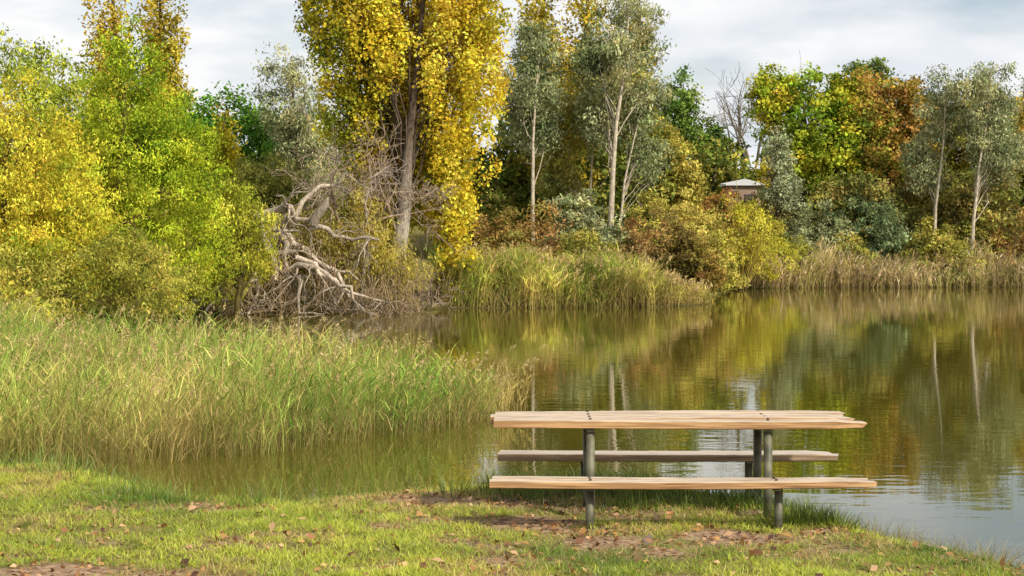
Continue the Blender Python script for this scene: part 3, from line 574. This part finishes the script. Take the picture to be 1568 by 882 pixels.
# ------------------------------------------------------------------ picnic table
def woodmat(name, ca, cb, cc, wa, wb):
    m, nt, N, Lk = newmat(name)
    tc = N.new('ShaderNodeTexCoord'); oi = N.new('ShaderNodeObjectInfo')
    ad = N.new('ShaderNodeVectorMath'); ad.operation = 'ADD'
    cx = N.new('ShaderNodeCombineXYZ'); ml = N.new('ShaderNodeMath'); ml.operation = 'MULTIPLY'; ml.inputs[1].default_value = 37.
    Lk.new(oi.outputs['Random'], ml.inputs[0]); Lk.new(ml.outputs[0], cx.inputs[0]); Lk.new(ml.outputs[0], cx.inputs[1])
    Lk.new(tc.outputs['Object'], ad.inputs[0]); Lk.new(cx.outputs[0], ad.inputs[1])
    mp = N.new('ShaderNodeMapping'); mp.inputs['Scale'].default_value = (1.2, 28, 45)
    g = N.new('ShaderNodeTexNoise'); g.inputs['Scale'].default_value = 1.5; g.inputs['Detail'].default_value = 8; g.inputs['Distortion'].default_value = .6
    mp2 = N.new('ShaderNodeMapping'); mp2.inputs['Scale'].default_value = (1.6, 5, 5)
    g2 = N.new('ShaderNodeTexNoise'); g2.inputs['Scale'].default_value = 1.6; g2.inputs['Detail'].default_value = 3
    Lk.new(ad.outputs[0], mp.inputs[0]); Lk.new(ad.outputs[0], mp2.inputs[0]); Lk.new(mp.outputs[0], g.inputs['Vector']); Lk.new(mp2.outputs[0], g2.inputs['Vector'])
    r = N.new('ShaderNodeValToRGB'); e = r.color_ramp.elements; e[0].position = .36; e[0].color = tuple(ca)+(1,); e[1].position = .58; e[1].color = tuple(cb)+(1,)
    Lk.new(g.outputs[0], r.inputs[0])
    r2 = N.new('ShaderNodeValToRGB'); r2.color_ramp.elements[0].position = .42; r2.color_ramp.elements[1].position = .62
    mx = N.new('ShaderNodeMixRGB'); mx.inputs[2].default_value = tuple(cc)+(1,)
    mf = N.new('ShaderNodeMath'); mf.operation = 'MULTIPLY'; mf.inputs[1].default_value = .75
    Lk.new(g2.outputs[0], r2.inputs[0]); Lk.new(r2.outputs[0], mf.inputs[0]); Lk.new(mf.outputs[0], mx.inputs[0]); Lk.new(r.outputs[0], mx.inputs[1])
    ge = N.new('ShaderNodeNewGeometry'); sx = N.new('ShaderNodeSeparateXYZ'); mrr = N.new('ShaderNodeMapRange'); mrr.inputs['From Min'].default_value = .3; mrr.inputs['From Max'].default_value = .9; mrr.inputs['To Max'].default_value = .85
    Lk.new(ge.outputs['Normal'], sx.inputs[0]); Lk.new(sx.outputs[2], mrr.inputs[0])
    mx3 = N.new('ShaderNodeMixRGB'); wg = N.new('ShaderNodeValToRGB'); wg.color_ramp.elements[0].position = .36; wg.color_ramp.elements[1].position = .56
    wg.color_ramp.elements[0].color = tuple(wa)+(1,); wg.color_ramp.elements[1].color = tuple(wb)+(1,)
    Lk.new(g.outputs[0], wg.inputs[0]); Lk.new(mrr.outputs[0], mx3.inputs[0]); Lk.new(mx.outputs[0], mx3.inputs[1]); Lk.new(wg.outputs[0], mx3.inputs[2])
    p = N.new('ShaderNodeBsdfPrincipled'); p.inputs['Roughness'].default_value = .75; p.inputs['Specular IOR Level'].default_value = .25
    bp = N.new('ShaderNodeBump'); bp.inputs['Strength'].default_value = .7; bp.inputs['Distance'].default_value = .005
    o = N.new('ShaderNodeOutputMaterial')
    Lk.new(g.outputs[0], bp.inputs['Height']); Lk.new(bp.outputs[0], p.inputs['Normal']); Lk.new(mx3.outputs[0], p.inputs['Base Color']); Lk.new(p.outputs[0], o.inputs[0])
    return m
WOOD = woodmat('weathered_timber', (.24, .125, .055), (.58, .35, .165), (.36, .20, .09), (.24, .18, .13), (.60, .51, .40))
GREYW = woodmat('grey_timber', (.16, .10, .06), (.38, .27, .17), (.22, .15, .09), (.30, .25, .20), (.52, .45, .38))
STEEL = flat('painted_steel', (.105, .10, .06), .55, .0, 11, .6)
RUST = flat('rusty_bolt', (.09, .055, .035), .6, .4, 30, .3)
table = bpy.data.objects.new('picnic_table', None); scene.collection.objects.link(table)
def plank(name, x0, x1, y0, y1, z0, z1, mat, warp=.006, chip=0.):
    nx_ = 40; bev = .006
    prof = [(y0+bev, z0), (y1-bev, z0), (y1, z0+bev), (y1, z1-bev), (y1-bev, z1), (y0+bev, z1), (y0, z1-bev), (y0, z0+bev)]
    xs_ = np.linspace(x0, x1, nx_); v = []; ph = rng.uniform(0, 6)
    for i_, x in enumerate(xs_):
        dz = warp*math.sin((x-x0)*1.3+ph)+.0008*rng.normal(); dy = warp*.6*math.sin((x-x0)*.9+ph*2)
        for jj, (yy, zz) in enumerate(prof):
            xx = x; cz = 0; cy = 0
            if i_ >= nx_-3 and chip:
                f_ = (i_-(nx_-4))/3; cz = -chip*f_*(.6+.4*rng.uniform()) if zz > (z0+z1)/2 else chip*.6*f_*rng.uniform(); xx += rng.uniform(-.035, .02)*f_
                if yy < (y0+y1)/2: cy = chip*.7*f_
            v.append((xx, yy+dy+cy, zz+dz+cz))
    f = []
    for i_ in range(nx_-1):
        for jj in range(8):
            f.append((i_*8+jj, (i_+1)*8+jj, (i_+1)*8+(jj+1) % 8, i_*8+(jj+1) % 8))
    f.append(tuple(range(8))); f.append(tuple(reversed(range((nx_-1)*8, nx_*8))))
    me = bpy.data.meshes.new(name); me.from_pydata(v, [], f); me.materials.append(mat)
    bm = bmesh.new(); bm.from_mesh(me); bmesh.ops.recalc_face_normals(bm, faces=bm.faces); bm.to_mesh(me); bm.free()
    o = bpy.data.objects.new(name, me); scene.collection.objects.link(o); o.parent = table; return o
def pipe(name, p0, p1, r, mat, sides=20):
    mb = MB(); p0 = np.array(p0, float); p1 = np.array(p1, float)
    pts = np.array([p0, p0+(p1-p0)*.001, p0+(p1-p0)*.999, p1]); tube(mb, pts, [r*.01, r, r, r*.01], np.array([.1, .1, .1]), sides, 0)
    o = mb.build(name, [mat]); o.parent = table
    for pl in o.data.polygons: pl.use_smooth = True
    return o
ylist = [14.44, 14.637, 14.834, 15.031]
for i_, y0 in enumerate(ylist):
    plank('tabletop_plank_%d' % (i_+1), -.155+rng.normal()*.012, 2.84+[.03, -.01, -.06, -.03][i_], y0, y0+.183, .70+[0, .004, .001, .006][i_], .765+[0, .004, .001, .006][i_], WOOD, .006, .022 if i_ < 2 else .008)
for i_, y0 in enumerate([13.78, 13.925]):
    plank('front_seat_plank_%d' % (i_+1), -.175+.02*i_, 2.82-.03*i_, y0, y0+.135, .305, .362, WOOD, .008, .015)
for i_, y0 in enumerate([15.56, 15.705]):
    plank('back_seat_plank_%d' % (i_+1), -.125+.02*i_, 2.86-.03*i_, y0, y0+.135, .295, .36, GREYW, .006, .02)
n_ = 0
for xx in (.64, 2.09):
    for yy, zt in ((14.52, .668), (15.14, .668), (13.93, .283), (15.7, .273)):
        n_ += 1
        dx = -.03 if yy < 14 and xx < 1 else .0
        pipe('leg_%d' % n_, (xx+dx, yy, -.2), (xx+dx, yy, zt), .036 if zt > .5 else .034, STEEL)
    box('cross_bearer', xx-.03, xx+.03, 14.47, 15.19, .67, .692, STEEL, table)
    box('front_seat_bearer', xx-.06, xx+.0, 13.8, 14.04, .285, .295, STEEL, table)
    box('back_seat_bearer', xx-.03, xx+.03, 15.58, 15.82, .275, .287, STEEL, table)
    for y0 in ylist:
        pipe('bolt', (xx, y0+.09, .76), (xx, y0+.09, .779), .011, RUST, 10)
    for y0 in (13.85, 13.99): pipe('bolt', (xx-.03, y0, .355), (xx-.03, y0, .374), .011, RUST, 10)

# ------------------------------------------------------------------ world, sun, camera
EL = math.radians(40); AZ = math.radians(135)
w = bpy.data.worlds.new('World'); scene.world = w; w.use_nodes = True
nt = w.node_tree; nt.nodes.clear(); N = nt.nodes; Lk = nt.links
sky = N.new('ShaderNodeTexSky'); sky.sky_type = 'NISHITA'; sky.sun_disc = False; sky.sun_elevation = EL; sky.sun_rotation = AZ; sky.dust_density = 1.5
tc = N.new('ShaderNodeTexCoord'); mp = N.new('ShaderNodeMapping'); mp.inputs['Scale'].default_value = (1, 1, 3.2); mp.inputs['Location'].default_value = (.3, 0, .2)
c1 = N.new('ShaderNodeTexNoise'); c1.inputs['Scale'].default_value = 3.6; c1.inputs['Detail'].default_value = 8; c1.inputs['Roughness'].default_value = .55
c2 = N.new('ShaderNodeTexNoise'); c2.inputs['Scale'].default_value = 5; c2.inputs['Detail'].default_value = 6
r1 = N.new('ShaderNodeValToRGB'); r1.color_ramp.elements[0].position = .38; r1.color_ramp.elements[1].position = .52
r1.color_ramp.elements[0].color = (.3, .3, .3, 1)
r2 = N.new('ShaderNodeValToRGB'); r2.color_ramp.elements[0].position = .34; r2.color_ramp.elements[1].position = .54
r2.color_ramp.elements[0].color = (.68, .76, .84, 1); r2.color_ramp.elements[1].color = (1.04, 1.04, 1.04, 1)
sc = N.new('ShaderNodeVectorMath'); sc.operation = 'SCALE'; sc.inputs['Scale'].default_value = 8.0
mx = N.new('ShaderNodeMixRGB'); bg = N.new('ShaderNodeBackground'); bg.inputs['Strength'].default_value = .12; o = N.new('ShaderNodeOutputWorld')
Lk.new(tc.outputs['Generated'], mp.inputs[0]); Lk.new(mp.outputs[0], c1.inputs['Vector']); Lk.new(mp.outputs[0], c2.inputs['Vector'])
Lk.new(c1.outputs[0], r1.inputs[0]); Lk.new(c2.outputs[0], r2.inputs[0]); Lk.new(r2.outputs[0], sc.inputs[0])
Lk.new(r1.outputs[0], mx.inputs[0]); Lk.new(sky.outputs[0], mx.inputs[1]); Lk.new(sc.outputs[0], mx.inputs[2]); Lk.new(mx.outputs[0], bg.inputs[0]); Lk.new(bg.outputs[0], o.inputs[0])

sl = bpy.data.lights.new('sun', 'SUN'); sl.energy = 4.8; sl.angle = math.radians(3); sl.color = (1, .93, .80)
so = bpy.data.objects.new('sun', sl); scene.collection.objects.link(so)
D = Vector((math.sin(AZ)*math.cos(EL), math.cos(AZ)*math.cos(EL), math.sin(EL)))
so.rotation_euler = D.to_track_quat('Z', 'Y').to_euler(); so.location = (0, 0, 30)

cd = bpy.data.cameras.new('camera'); cd.lens = 62.7; cd.sensor_width = 36; cd.clip_end = 6000; cd.clip_start = .1
co = bpy.data.objects.new('camera', cd); scene.collection.objects.link(co)
co.location = (0, 0, 2.24); co.rotation_euler = (math.radians(90-1.574), 0, 0); scene.camera = co
scene.view_settings.view_transform = 'Standard'; scene.view_settings.look = 'None'; scene.view_settings.exposure = 0
